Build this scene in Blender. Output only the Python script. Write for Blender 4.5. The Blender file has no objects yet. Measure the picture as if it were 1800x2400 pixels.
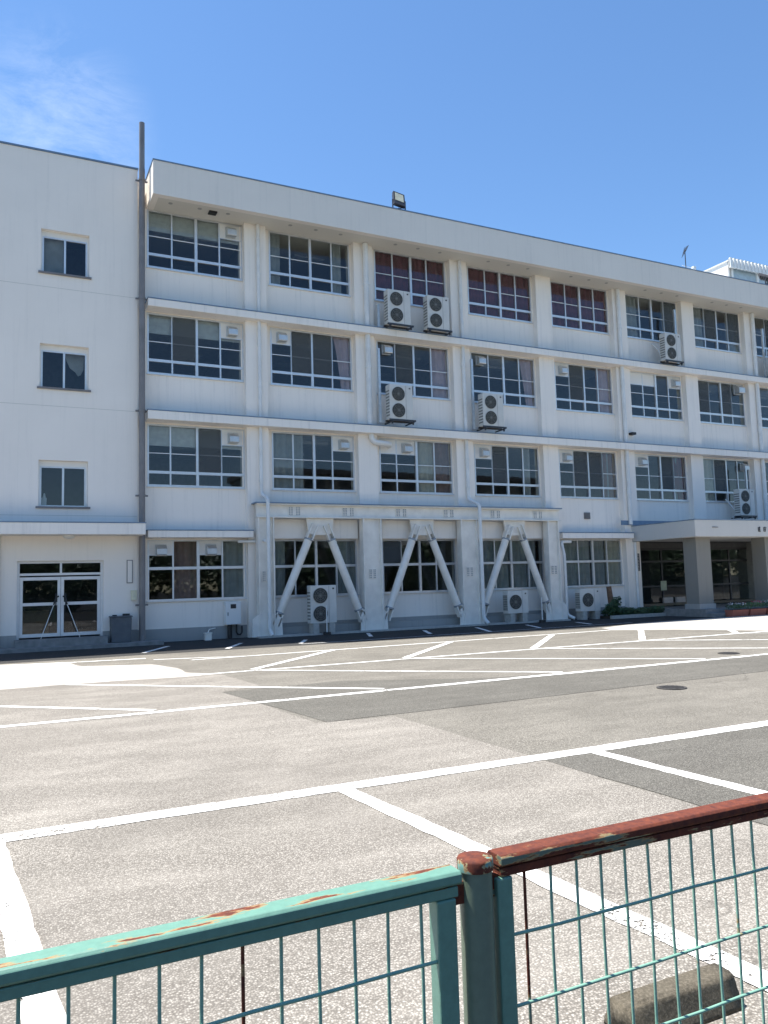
import bpy, bmesh, math, random
from mathutils import Vector, Matrix
random.seed(11)
R = random.random
sc = bpy.context.scene
COL = sc.collection

# ------------------------------------------------------------------ camera
CAM = Vector((-8.431, -25.773, 1.604))
yaw, pitch, roll, FPX = 0.4562, 0.0920, -0.0289, 1850.0
fw = Vector((math.sin(yaw)*math.cos(pitch), math.cos(yaw)*math.cos(pitch), math.sin(pitch)))
rt0 = Vector((math.cos(yaw), -math.sin(yaw), 0)); up0 = rt0.cross(fw)
rt = rt0*math.cos(roll) + up0*math.sin(roll); up = -rt0*math.sin(roll) + up0*math.cos(roll)
cd = bpy.data.cameras.new('camera'); cam = bpy.data.objects.new('camera', cd); COL.objects.link(cam)
cam.matrix_world = Matrix(((rt.x, up.x, -fw.x, CAM.x), (rt.y, up.y, -fw.y, CAM.y), (rt.z, up.z, -fw.z, CAM.z), (0, 0, 0, 1)))
cd.sensor_fit = 'VERTICAL'; cd.sensor_height = 24.0; cd.sensor_width = 18.0; cd.lens = FPX/2400*24.0
cd.clip_start = 0.05; cd.clip_end = 3000
sc.camera = cam
sc.render.resolution_x, sc.render.resolution_y = 768, 1024

# ------------------------------------------------------------------ sky and sun
SUN = Vector((-0.30, 0.24, 1.0)).normalized()          # towards the sun: behind the building, from the left
el = math.asin(SUN.z); az = math.atan2(SUN.x, SUN.y)
w = bpy.data.worlds.new('World'); sc.world = w; w.use_nodes = True
nt = w.node_tree; nt.nodes.clear()
def wn(t, **k):
    n = nt.nodes.new(t)
    for a, b in k.items(): setattr(n, a, b)
    return n
sky = wn('ShaderNodeTexSky', sky_type='NISHITA', sun_disc=False, sun_elevation=el, sun_rotation=az,
         altitude=0.0, air_density=1.0, dust_density=0.15, ozone_density=3.0)
# thin wisps of cloud low in the sky over the left wing
tc = wn('ShaderNodeTexCoord'); mp = wn('ShaderNodeMapping'); mp.inputs['Scale'].default_value = (1.6, 1.6, 4.2)
nz = wn('ShaderNodeTexNoise'); nz.inputs['Scale'].default_value = 5.5; nz.inputs['Detail'].default_value = 10; nz.inputs['Roughness'].default_value = .68; nz.inputs['Distortion'].default_value = .6
nt.links.new(tc.outputs['Generated'], mp.inputs['Vector']); nt.links.new(mp.outputs[0], nz.inputs['Vector'])
rmp = wn('ShaderNodeMapRange'); rmp.inputs[1].default_value = .40; rmp.inputs[2].default_value = .68; nt.links.new(nz.outputs[0], rmp.inputs[0])
dotn = wn('ShaderNodeVectorMath', operation='DOT_PRODUCT'); dotn.inputs[1].default_value = Vector((.045, .862, .495)).normalized()
nt.links.new(tc.outputs['Generated'], dotn.inputs[0])
ms = wn('ShaderNodeMapRange', interpolation_type='SMOOTHSTEP'); ms.inputs[1].default_value = .993; ms.inputs[2].default_value = 1.0; nt.links.new(dotn.outputs['Value'], ms.inputs[0])
mu = wn('ShaderNodeMath', operation='MULTIPLY'); nt.links.new(rmp.outputs[0], mu.inputs[0]); nt.links.new(ms.outputs[0], mu.inputs[1])
mu2 = wn('ShaderNodeMath', operation='MULTIPLY'); nt.links.new(mu.outputs[0], mu2.inputs[0]); mu2.inputs[1].default_value = .17
mx = wn('ShaderNodeMix', data_type='RGBA'); nt.links.new(mu2.outputs[0], mx.inputs[0]); hs = wn('ShaderNodeHueSaturation'); hs.inputs['Saturation'].default_value = 1.13; hs.inputs['Value'].default_value = 1.0; nt.links.new(sky.outputs[0], hs.inputs['Color']); nt.links.new(hs.outputs[0], mx.inputs[6]); mx.inputs[7].default_value = (7.5, 7.8, 8.2, 1)
bg = wn('ShaderNodeBackground'); bg.inputs['Strength'].default_value = 0.098
wo = wn('ShaderNodeOutputWorld'); nt.links.new(mx.outputs[2], bg.inputs[0]); nt.links.new(bg.outputs[0], wo.inputs[0])
sd = bpy.data.lights.new('sun', 'SUN'); sd.energy = 5.0; sd.angle = math.radians(.53); sd.color = (1, .945, .86)
so = bpy.data.objects.new('sun', sd); COL.objects.link(so); so.location = (0, 0, 40)
so.rotation_euler = SUN.to_track_quat('Z', 'Y').to_euler()
vs = sc.view_settings; vs.view_transform = 'Standard'; vs.look = 'None'; vs.gamma = 1; vs.use_curve_mapping = False
vs.exposure = 1.12
sc.render.engine = 'CYCLES'
cy = sc.cycles
cy.use_denoising = True
try: cy.denoiser = 'OPENIMAGEDENOISE'
except Exception: pass
cy.max_bounces = 8; cy.diffuse_bounces = 5; cy.glossy_bounces = 3; cy.transparent_max_bounces = 12; cy.sample_clamp_indirect = 6
cy.use_adaptive_sampling = True

# ------------------------------------------------------------------ materials
def mat(name, build):
    m = bpy.data.materials.new(name); m.use_nodes = True
    t = m.node_tree; t.nodes.clear()
    o = t.nodes.new('ShaderNodeOutputMaterial')
    def N(ty, **k):
        n = t.nodes.new(ty)
        for a, b in k.items(): setattr(n, a, b)
        return n
    L = lambda a, b: t.links.new(a, b)
    build(N, L, o)
    return m
def c4(c): return (c[0], c[1], c[2], 1)
def coords(N, L, scale=(1, 1, 1)):
    tc = N('ShaderNodeTexCoord'); mp = N('ShaderNodeMapping'); mp.inputs['Scale'].default_value = scale
    L(tc.outputs['Object'], mp.inputs[0]); return mp.outputs[0]
def noise(N, L, vec, s, d=4, r=.55):
    n = N('ShaderNodeTexNoise'); n.inputs['Scale'].default_value = s; n.inputs['Detail'].default_value = d; n.inputs['Roughness'].default_value = r
    L(vec, n.inputs['Vector']); return n.outputs[0]
def rng(N, L, v, a, b, c=0., d=1.):
    m = N('ShaderNodeMapRange'); 
    for i, x in enumerate((a, b, c, d)): m.inputs[i+1].default_value = x
    L(v, m.inputs[0]); return m.outputs[0]
def mixc(N, L, f, a, b):
    m = N('ShaderNodeMix', data_type='RGBA')
    for s, v in ((0, f), (6, a), (7, b)):
        if isinstance(v, (int, float)): m.inputs[s].default_value = v
        elif isinstance(v, tuple): m.inputs[s].default_value = c4(v)
        else: L(v, m.inputs[s])
    return m.outputs[2]
def bsdf(N, L, o, col, rough=.6, metal=0., bump=None, bs=.2, bd=.01, spec=.5):
    b = N('ShaderNodeBsdfPrincipled'); b.inputs['Metallic'].default_value = metal; b.inputs['Specular IOR Level'].default_value = spec
    if isinstance(rough, (int, float)): b.inputs['Roughness'].default_value = rough
    else: L(rough, b.inputs['Roughness'])
    if isinstance(col, tuple): b.inputs['Base Color'].default_value = c4(col)
    else: L(col, b.inputs['Base Color'])
    if bump is not None:
        bm = N('ShaderNodeBump'); bm.inputs['Strength'].default_value = bs; bm.inputs['Distance'].default_value = bd
        L(bump, bm.inputs['Height']); L(bm.outputs[0], b.inputs['Normal'])
    L(b.outputs[0], o.inputs[0]); return b
M = {}
def plain(name, col, rough=.55, metal=0., var=.12, scale=6., spec=.5):
    def f(N, L, o):
        v = coords(N, L); n = noise(N, L, v, scale, 5)
        d = tuple(x*(1-var) for x in col); l = tuple(min(1, x*(1+var)) for x in col)
        bsdf(N, L, o, mixc(N, L, rng(N, L, n, .3, .7), d, l), rough, metal, spec=spec)
    M[name] = mat(name, f)
def wall_mat(name, col, streak=.25, tint=(.42, .42, .40)):
    def f(N, L, o):
        v = coords(N, L); big = noise(N, L, v, .5, 6, .6)
        c = mixc(N, L, rng(N, L, big, .3, .75), tuple(x*.94 for x in col), col)
        sv = coords(N, L, (5.5, 5.5, .22)); st = noise(N, L, sv, 1.6, 6, .65)         # rain streaks
        fine = noise(N, L, v, 9, 5, .7)
        m1 = N('ShaderNodeMath', operation='MULTIPLY'); L(rng(N, L, st, .52, .74), m1.inputs[0]); L(rng(N, L, fine, .3, .7, .3, 1), m1.inputs[1])
        m2 = N('ShaderNodeMath', operation='MULTIPLY'); L(m1.outputs[0], m2.inputs[0]); m2.inputs[1].default_value = streak
        c = mixc(N, L, m2.outputs[0], c, tint)
        bsdf(N, L, o, c, .75, 0, noise(N, L, v, 60, 3), .12, .004, spec=.3)
    M[name] = mat(name, f)
wall_mat('wall', (.92, .86, .785), .34)
wall_mat('wing_wall', (.89, .835, .765), .17)
wall_mat('slab_paint', (.90, .85, .785), .42)
wall_mat('parapet_dimmed', (.82, .77, .70), .24)  # wall paint darkened, standing for weaker ground bounce than on the recessed walls
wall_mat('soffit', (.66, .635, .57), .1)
wall_mat('plinth', (.36, .36, .35), .5, (.2, .2, .19))
wall_mat('panel_white', (.80, .80, .78), .1)
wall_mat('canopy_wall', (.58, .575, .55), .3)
plain('flashing', (.17, .24, .33), .45, .3)
plain('roof_membrane', (.33, .38, .42), .8)
plain('aluminium', (.66, .68, .70), .38, .55, .06)
plain('aluminium_white', (.74, .75, .75), .45, .1, .05)
plain('pipe_white', (.74, .74, .72), .5, 0, .08, 3)
plain('pipe_grey', (.20, .19, .19), .5, .1, .15, 2)
plain('steel_grey', (.80, .765, .70), .5, .05, .10, 2.5)
plain('steel_bolt', (.30, .33, .36), .5, .3)
plain('ac_body', (.62, .61, .57), .5, 0, .06, 3)
plain('ac_dark', (.055, .055, .05), .6)
plain('ac_wire', (.20, .20, .185), .5, .1)
plain('black', (.02, .02, .022), .5)
plain('dark_metal', (.06, .06, .065), .45, .4)
plain('galvanised', (.55, .58, .60), .4, .6, .1, 8)
plain('curtain_red', (.19, .058, .070), .9, 0, .25, 3)
plain('curtain_pink', (.62, .46, .48), .9, 0, .12, 3)
plain('curtain_grey', (.36, .36, .34), .9, 0, .15, 3)
plain('curtain_beige', (.55, .50, .41), .9, 0, .12, 3)
plain('blind_brown', (.30, .19, .16), .85)
plain('room_wall', (.33, .325, .30), .9)
plain('room_ceiling', (.66, .66, .63), .9)
plain('blind_grey', (.60, .60, .57), .8)
plain('room_floor', (.20, .15, .10), .6)
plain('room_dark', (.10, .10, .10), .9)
plain('furniture', (.30, .22, .14), .6)
plain('concrete', (.42, .41, .38), .85, 0, .15, 9)
wall_mat('porch_stone', (.24, .235, .215), .3, (.09, .09, .085))
plain('apron', (.22, .22, .215), .85, 0, .2, 5)
plain('bin_grey', (.10, .112, .125), .6)
plain('cream', (.70, .68, .50), .5)
plain('iron', (.09, .085, .08), .55, .5, .3, 25)
plain('terracotta', (.30, .10, .07), .8)
plain('bark', (.16, .095, .06), .9, 0, .35, 14)
plain('soil', (.06, .045, .035), .95)
plain('leaf', (.035, .075, .028), .6, 0, .45, 9)
plain('leaf_light', (.07, .13, .045), .6, 0, .4, 9)
plain('petal', (.75, .72, .72), .6)
plain('petal_red', (.45, .04, .07), .6)
plain('lamp_glass', (.55, .55, .42), .25)
plain('brown_box', (.62, .52, .46), .8)
plain('poster', (.50, .55, .40), .7)
plain('pane_blue', (.36, .44, .48), .3)
plain('roof_tile', (.10, .10, .11), .6)
plain('house_wall', (.30, .27, .225), .85)
plain('curtain_shop', (.3, .3, .3), .8)

def glass_f(N, L, o):
    fr = N('ShaderNodeFresnel'); fr.inputs[0].default_value = 1.5
    m = N('ShaderNodeMath', operation='MULTIPLY'); m.inputs[1].default_value = 1.35; m.use_clamp = True; gm = N('ShaderNodeNewGeometry'); iv = N('ShaderNodeMath', operation='SUBTRACT'); iv.inputs[0].default_value = 1; L(gm.outputs['Backfacing'], iv.inputs[1]); mb_ = N('ShaderNodeMath', operation='MULTIPLY'); L(fr.outputs[0], mb_.inputs[0]); L(iv.outputs[0], mb_.inputs[1]); L(mb_.outputs[0], m.inputs[0])
    g = N('ShaderNodeBsdfGlossy'); g.inputs['Roughness'].default_value = .015; g.inputs['Color'].default_value = (.9, .94, 1, 1)
    v = coords(N, L); bm = N('ShaderNodeBump'); bm.inputs['Strength'].default_value = .05; bm.inputs['Distance'].default_value = .02
    L(noise(N, L, v, 1.1, 2), bm.inputs['Height']); L(bm.outputs[0], g.inputs['Normal'])
    t = N('ShaderNodeBsdfTransparent'); t.inputs[0].default_value = (.82, .85, .85, 1)
    x = N('ShaderNodeMixShader'); L(m.outputs[0], x.inputs[0]); L(t.outputs[0], x.inputs[1]); L(g.outputs[0], x.inputs[2]); L(x.outputs[0], o.inputs[0])
M['glass'] = mat('glass', glass_f)
def screen_f(N, L, o):
    b = N('ShaderNodeBsdfDiffuse'); b.inputs[0].default_value = (.125, .14, .15, 1)
    t = N('ShaderNodeBsdfTransparent'); x = N('ShaderNodeMixShader'); x.inputs[0].default_value = .45
    L(t.outputs[0], x.inputs[1]); L(b.outputs[0], x.inputs[2]); L(x.outputs[0], o.inputs[0])
M['screen'] = mat('screen', screen_f)

def asphalt(name, c_lo, c_hi, tone=.22, grain=1.0):
    def f(N, L, o):
        v = coords(N, L)
        vo = N('ShaderNodeTexVoronoi'); vo.inputs['Scale'].default_value = 92; L(v, vo.inputs['Vector'])
        sp = N('ShaderNodeSeparateColor'); L(vo.outputs['Color'], sp.inputs[0])
        stones = rng(N, L, sp.outputs[0], .15, .95)                     # each chip of aggregate its own tone
        gap = rng(N, L, vo.outputs['Distance'], .25, .62, 0, 1)
        c = mixc(N, L, stones, c_lo, c_hi)
        m = N('ShaderNodeMath', operation='MULTIPLY'); L(gap, m.inputs[0]); m.inputs[1].default_value = .75*grain
        c = mixc(N, L, m.outputs[0], c, tuple(x*.42 for x in c_lo))
        big = noise(N, L, v, .33, 7, .62); mid = noise(N, L, coords(N, L, (1, 2.4, 1)), .9, 5, .6)
        c2 = mixc(N, L, rng(N, L, big, .35, .70, 0, tone*1.6), c, tuple(x*.55 for x in c_lo))
        c3 = mixc(N, L, rng(N, L, mid, .45, .75, 0, tone*.6), c2, tuple(min(1, x*1.25) for x in c_hi))
        dk = noise(N, L, v, 3.7, 2, .5)
        c4_ = mixc(N, L, rng(N, L, dk, .765, .80, 0, .7), c3, tuple(x*.3 for x in c_lo))
        # fine cracks, only here and there, and soft oily stains
        wv = N('ShaderNodeVectorMath', operation='ADD'); wn_ = N('ShaderNodeTexNoise'); wn_.inputs['Scale'].default_value = 2.2; wn_.inputs['Detail'].default_value = 4; L(v, wn_.inputs['Vector'])
        sc2 = N('ShaderNodeVectorMath', operation='SCALE'); sc2.inputs['Scale'].default_value = .55; L(wn_.outputs['Color'], sc2.inputs[0]); L(v, wv.inputs[0]); L(sc2.outputs[0], wv.inputs[1])
        ve = N('ShaderNodeTexVoronoi', feature='DISTANCE_TO_EDGE'); ve.inputs['Scale'].default_value = .42; L(wv.outputs[0], ve.inputs['Vector'])
        ck = rng(N, L, ve.outputs['Distance'], .0, .006, 1, 0); cm = rng(N, L, noise(N, L, v, .23, 3), .52, .60)
        mm = N('ShaderNodeMath', operation='MULTIPLY'); L(ck, mm.inputs[0]); L(cm, mm.inputs[1]); m3 = N('ShaderNodeMath', operation='MULTIPLY'); L(mm.outputs[0], m3.inputs[0]); m3.inputs[1].default_value = .65
        c4_ = mixc(N, L, m3.outputs[0], c4_, tuple(x*.35 for x in c_lo))
        oil = noise(N, L, v, .62, 3, .5); c4_ = mixc(N, L, rng(N, L, oil, .60, .74, 0, .42), c4_, tuple(x*.55 for x in c_lo))
        bsdf(N, L, o, c4_, .9, 0, vo.outputs['Distance'], .5*grain, .006, spec=.25)
    M[name] = mat(name, f)
asphalt('asphalt', (.175, .163, .140), (.345, .325, .283), .26)
asphalt('asphalt_pale', (.225, .206, .180), (.455, .428, .382), .30)
asphalt('asphalt_patch', (.118, .112, .098), (.25, .24, .212), .22)
asphalt('asphalt_road_shade', (.04, .04, .04), (.085, .084, .082), .18)  # dark road asphalt; on the strip before the facade it carries painted shade
asphalt('concrete_paving', (.38, .36, .33), (.54, .515, .47), .10, .4)

def paint_f(N, L, o):
    v = coords(N, L)
    n1 = noise(N, L, v, 32, 6, .75); n2 = noise(N, L, v, 2.2, 3, .5)
    a = N('ShaderNodeMath', operation='ADD'); L(n1, a.inputs[0]); L(rng(N, L, n2, .35, .7, -.12, .10), a.inputs[1])
    worn = rng(N, L, a.outputs[0], .572, .605)
    d = N('ShaderNodeBsdfPrincipled'); d.inputs['Roughness'].default_value = .75
    L(mixc(N, L, rng(N, L, noise(N, L, v, 7, 4), .3, .7), (.70, .70, .68), (.83, .83, .81)), d.inputs['Base Color'])
    t = N('ShaderNodeBsdfTransparent'); x = N('ShaderNodeMixShader'); L(worn, x.inputs[0]); L(d.outputs[0], x.inputs[1]); L(t.outputs[0], x.inputs[2]); L(x.outputs[0], o.inputs[0])
M['road_paint'] = mat('road_paint', paint_f)

def rusty(name, paint, amount, sc_=(6, 14, 14), up_bias=.0):
    # amount 0..1 of rust over old green paint, patches with pale primer edges
    def f(N, L, o):
        v = coords(N, L, sc_); n = noise(N, L, v, 1.0, 7, .62)
        g = N('ShaderNodeNewGeometry'); s = N('ShaderNodeSeparateXYZ'); L(g.outputs['Normal'], s.inputs[0])
        a = N('ShaderNodeMath', operation='ADD'); L(n, a.inputs[0]); L(rng(N, L, s.outputs[2], 0, 1, 0, up_bias), a.inputs[1])
        th = .78 - amount*.52
        edge = rng(N, L, a.outputs[0], th-.022, th); core = rng(N, L, a.outputs[0], th, th+.03)
        v2 = coords(N, L, (30, 30, 30)); n2 = noise(N, L, v2, 1.6, 5, .7)
        rust = mixc(N, L, rng(N, L, n2, .3, .7), (.055, .010, .007), (.165, .036, .012))
        pc = mixc(N, L, rng(N, L, n2, .35, .75), paint, tuple(x*.82 for x in paint))
        c = mixc(N, L, edge, pc, (.34, .24, .11)); c = mixc(N, L, core, c, rust)
        rr = rng(N, L, core, 0, 1, .42, .85)
        bsdf(N, L, o, c, rr, 0, n2, .25, .003)
    M[name] = mat(name, f)
GREEN = (.135, .280, .222)
rusty('fence_green', GREEN, .115, (5.5, 30, 30), .155)
rusty('fence_rust', (.13, .17, .13), .66, (5, 12, 34), .15)
rusty('fence_post', (.150, .20, .150), .36, (11, 11, 2.2), .0)
rusty('fence_cap', (.16, .33, .29), .62, (16, 16, 16), .05)
rusty('fence_wire', (.21, .40, .315), .12, (2.5, 2.5, 2.5))
rusty('wire_rust', (.12, .20, .17), .62, (2.5, 2.5, 5))

def wheel_f(N, L, o):
    v = coords(N, L); n = noise(N, L, v, 5, 6, .65); f2 = noise(N, L, v, 90, 4, .7)
    c = mixc(N, L, rng(N, L, n, .35, .7), (.10, .088, .066), (.045, .040, .031)); c = mixc(N, L, rng(N, L, f2, .45, .7), c, (.16, .14, .108))
    bsdf(N, L, o, c, .95, 0, f2, .5, .004, spec=.2)
M['wheel_stop'] = mat('wheel_stop', wheel_f)
# ------------------------------------------------------------------ mesh helpers
class MB:
    def __init__(s): s.v = []; s.f = []; s.sm = []
    def box(s, x0, x1, y0, y1, z0, z1):
        b = len(s.v)
        s.v += [(x0,y0,z0),(x1,y0,z0),(x1,y1,z0),(x0,y1,z0),(x0,y0,z1),(x1,y0,z1),(x1,y1,z1),(x0,y1,z1)]
        s.f += [tuple(b+i for i in q) for q in ((0,3,2,1),(4,5,6,7),(0,1,5,4),(1,2,6,5),(2,3,7,6),(3,0,4,7))]; s.sm += [0]*6
        return s
    def prism(s, poly, axis, a, b):
        """poly of 2-D points pulled along an axis ('x','y','z') from a to b"""
        def P(p, t): return {'x': (t, p[0], p[1]), 'y': (p[0], t, p[1]), 'z': (p[0], p[1], t)}[axis]
        n = len(poly); k = len(s.v)
        s.v += [P(p, a) for p in poly] + [P(p, b) for p in poly]
        s.f += [tuple(range(k, k+n))[::-1], tuple(range(k+n, k+2*n))]; s.sm += [0, 0]
        for i in range(n):
            j = (i+1) % n; s.f.append((k+i, k+j, k+n+j, k+n+i)); s.sm.append(0)
        return s
    def tube(s, pts, r, n=10, cap=True):
        pts = [Vector(p) for p in pts]; k = len(s.v)
        rs = r if isinstance(r, (list, tuple)) else [r]*len(pts)
        t0 = (pts[1]-pts[0]).normalized()
        u = t0.orthogonal().normalized()
        for i, p in enumerate(pts):
            t = (pts[min(i+1, len(pts)-1)] - pts[max(i-1, 0)]).normalized()
            u = (u - t*u.dot(t)).normalized(); w_ = t.cross(u)
            for j in range(n):
                a = 2*math.pi*j/n; s.v.append(tuple(p + (u*math.cos(a) + w_*math.sin(a))*rs[i]))
        for i in range(len(pts)-1):
            for j in range(n):
                s.f.append((k+i*n+j, k+i*n+(j+1) % n, k+(i+1)*n+(j+1) % n, k+(i+1)*n+j)); s.sm.append(1)
        if cap:
            a, b = k, k+(len(pts)-1)*n; q = len(s.v)                    # caps on their own vertices, so the sides shade round
            s.v += [s.v[a+j] for j in range(n)] + [s.v[b+j] for j in range(n)]
            s.f += [tuple(q+j for j in range(n))[::-1], tuple(q+n+j for j in range(n))]; s.sm += [0, 0]
        return s
    def disc(s, c, r, y0, y1, n=28):
        """cylinder along y"""
        return s.prism([(c[0]+r*math.cos(2*math.pi*i/n), c[1]+r*math.sin(2*math.pi*i/n)) for i in range(n)], 'y', y0, y1)
    def ring(s, c, y, R_, r, n=28, m=6):
        k = len(s.v)
        for i in range(n):
            a = 2*math.pi*i/n
            for j in range(m):
                b = 2*math.pi*j/m; q = R_ + r*math.cos(b); s.v.append((c[0]+q*math.cos(a), y + r*math.sin(b), c[1]+q*math.sin(a)))
        for i in range(n):
            for j in range(m):
                s.f.append((k+i*m+j, k+i*m+(j+1) % m, k+((i+1) % n)*m+(j+1) % m, k+((i+1) % n)*m+j)); s.sm.append(1)
        return s
    def quad(s, *p):
        k = len(s.v); s.v += list(p); s.f.append(tuple(range(k, k+len(p)))); s.sm.append(0); return s
    def mesh(s, name, mats):
        me = bpy.data.meshes.new(name); me.from_pydata(s.v, [], s.f); me.validate()
        bm = bmesh.new(); bm.from_mesh(me); bmesh.ops.recalc_face_normals(bm, faces=bm.faces); bm.to_mesh(me); bm.free()
        for i, p in enumerate(me.polygons): p.use_smooth = bool(s.sm[i]) if i < len(s.sm) else False
        for m in ([mats] if isinstance(mats, str) else mats): me.materials.append(M[m])
        return me
def tag(o, label=None, cat=None, group=None, kind=None):
    if label: o['label'] = label
    if cat: o['category'] = cat
    if group: o['group'] = group
    if kind: o['kind'] = kind
    return o
WL = {}                                                     # world place of each parent
def empty(name, loc, label=None, cat=None, group=None):
    o = bpy.data.objects.new(name, None); COL.objects.link(o); o.location = loc; o.empty_display_size = .2
    WL[o.name] = Vector(loc); return tag(o, label, cat, group)
def put(name, me, parent=None, loc=(0, 0, 0)):
    """link a ready mesh with its origin at the world place loc"""
    o = bpy.data.objects.new(name, me); COL.objects.link(o)
    WL[o.name] = Vector(loc)
    if parent is not None: o.parent = parent; o.location = Vector(loc) - WL[parent.name]
    else: o.location = loc
    return o
def obj(name, mb, m, parent=None, bevel=0):
    """mesh given in world coordinates; a parented mesh keeps its vertices in world coordinates"""
    o = put(name, mb.mesh(name, m), parent, (0, 0, 0))
    if bevel:
        b = o.modifiers.new('bevel', 'BEVEL'); b.width = bevel; b.segments = 2; b.limit_method = 'ANGLE'; b.angle_limit = .6
    return o
def copy_tree(o, parent=None, name=None):
    c = o.copy(); COL.objects.link(c); c.parent = parent
    for ch in list(o.children): copy_tree(ch, c)
    return c
def struct(o): return tag(o, kind='structure')

# ------------------------------------------------------------------ ground, paving and markings
def sheet(name, poly, z, m, jit=0., seg=.4):
    pts = []
    for i, p in enumerate(poly):
        q = poly[(i+1) % len(poly)]; d = math.dist(p, q); n = max(1, int(d/seg)) if jit else 1
        for k in range(n):
            t = k/n; j = jit if k else 0
            pts.append((p[0]+(q[0]-p[0])*t+(R()-.5)*2*j, p[1]+(q[1]-p[1])*t+(R()-.5)*2*j, z))
    mb = MB(); mb.quad(*pts); me = mb.mesh(name, m)
    bm = bmesh.new(); bm.from_mesh(me)
    for f in bm.faces:
        f.normal_update()
        if f.normal.z < 0: f.normal_flip()
    bmesh.ops.triangulate(bm, faces=bm.faces); bm.to_mesh(me); bm.free()
    return struct(put(name, me))
g = MB(); g.quad((-1500, -1500, 0), (1500, -1500, 0), (1500, 1500, 0), (-1500, 1500, 0)); struct(obj('ground', g, 'asphalt_road_shade'))
sheet('parking_lot', [(-40, -24.5), (60, -24.5), (60, .6), (-40, .6)], .002, 'asphalt')
sheet('pale_paving', [(-40, -23.9), (-3.98, -23.9), (-4.05, -17.0), (-5.02, -16.85), (-5.2, -13.3), (-4.5, -12.95), (-4.6, -10.7), (-5.05, -10.0), (-5.0, -8.9), (-5.3, -7.6), (-6.7, -6.9), (-6.9, -5.5), (-8.4, -5.0), (-40, -5.0)], .004, 'asphalt_pale', .02, .5)
sheet('concrete_paving', [(-40, -10.3), (-7.0, -10.55), (-5.12, -10.75), (-4.66, -10.65), (-5.1, -9.95), (-5.05, -8.9), (-5.35, -7.65), (-6.75, -6.95), (-6.95, -5.55), (-8.4, -5.05), (-40, -5.05)], .007, 'concrete_paving', .03, .4)
sheet('concrete_paving', [(8.6, -6.75), (9.9, -8.0), (11.2, -10.6), (14, -10.9), (60, -10.0), (60, -3.0), (12.0, -4.5), (9.2, -5.6)], .0075, 'concrete_paving', .03, .5)
sheet('asphalt_patch', [(-5.25, -13.35), (-4.9, -16.88), (4, -16.6), (60, -16.4), (60, -14.75), (1.0, -14.85), (-1.2, -14.4), (-3.2, -13.2)], .006, 'asphalt_patch', .012, .4)
sheet('asphalt_road_shade', [(-40, -4.6), (-5.4, -4.75), (9, -5.3), (12.0, -4.45), (15.5, -4.1), (60, -2.6), (60, .5), (-40, .5)], .0055, 'asphalt_road_shade', .03, .5)  # dark strip along the facade, the building's shade put into its colour
sheet('asphalt_patch', [(-3.97, -23.9), (60, -23.9), (60, -19.75), (-4.02, -19.72)], .0058, 'asphalt_patch', .012, .4)
def line(a, b, wd, z=.0090, jit=.007, name='parking_line'):
    a = Vector((*a, 0)); b = Vector((*b, 0)); d = (b-a); ln = d.length; d.normalize(); n = Vector((-d.y, d.x, 0))*wd/2
    k = max(2, int(ln/.11)); mb = MB()
    rows = []
    for i in range(k+1):
        p = a + d*(ln*i/k); e = [(R()-.5)*2*jit for _ in range(2)]
        rows.append((p + n*(1+e[0]/wd*2), p - n*(1+e[1]/wd*2)))
    for i in range(k):
        mb.quad(*[(q.x, q.y, z) for q in (rows[i][0], rows[i][1], rows[i+1][1], rows[i+1][0])])
    me = mb.mesh(name, 'road_paint')
    bm = bmesh.new(); bm.from_mesh(me)
    for f in bm.faces:
        f.normal_update()
        if f.normal.z < 0: f.normal_flip()
    bm.to_mesh(me); bm.free()
    return struct(put(name, me))
line((-16, -19.80), (20, -19.76), .20)
for i, (x, d) in enumerate(((-10.9, .3), (-8.435, .31), (-5.945, .30), (-3.43, .10), (-.98, .06), (1.55, .05), (4.0, .05))): line((x, -19.90), (x+d, -24.0), .145, .0096 if i % 2 else .0098, .008)
line((-20, -14.86), (30, -14.68), .16)
for i in range(-3, 8): line((-.4+3.45*i, -10.52), (3.85+3.45*i, -14.62), .12, .0094)
line((-4.9, -10.55), (30, -10.30), .13)
for i in range(-1, 8): line((-.42+3.42*i, -10.30), (2.72+3.42*i, -6.98), .17, .0097)
line((-4.4, -7.25), (9.0, -6.62), .12); line((-9, -5.45), (-5.2, -5.95), .14, .0095); line((-5.1, -6.45), (-3.0, -7.2), .1, .0095)
line((-.7, -4.45), (12, -4.05), .06, .0090, .008)
for a, b in (((-4.95, -4.1), (-3.93, -2.1)), ((-2.8, -4.4), (-1.92, -2.65)), ((-.62, -4.2), (.04, -2.85)), ((2.1, -3.15), (2.75, -1.5)), ((4.0, -3.55), (4.76, -1.75)), ((5.85, -4.2), (6.84, -1.8)), ((8.06, -3.9), (8.87, -2.0)), ((10.5, -3.6), (11.0, -2.2))):
    line(a, b, .13, .0094)
def manhole(x, y, r, label):
    mb = MB(); mb.prism([(x+r*math.cos(a*math.pi/16), y+r*math.sin(a*math.pi/16)) for a in range(32)], 'z', .0005, .016)
    for k in range(-3, 4):
        hl = math.sqrt(max(0, (r*.8)**2-(k*r*.24)**2)); mb.box(x-hl, x+hl, y+k*r*.24-.012, y+k*r*.24+.012, .014, .021)
    return tag(obj('manhole_cover', mb, 'iron'), label, 'manhole cover', 'manhole covers in the car park')
manhole(.33, -17.17, .21, 'dark round manhole cover nearest the rusty fence')
manhole(5.03, -14.15, .21, 'dark round manhole cover just beyond the long white line')

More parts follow.
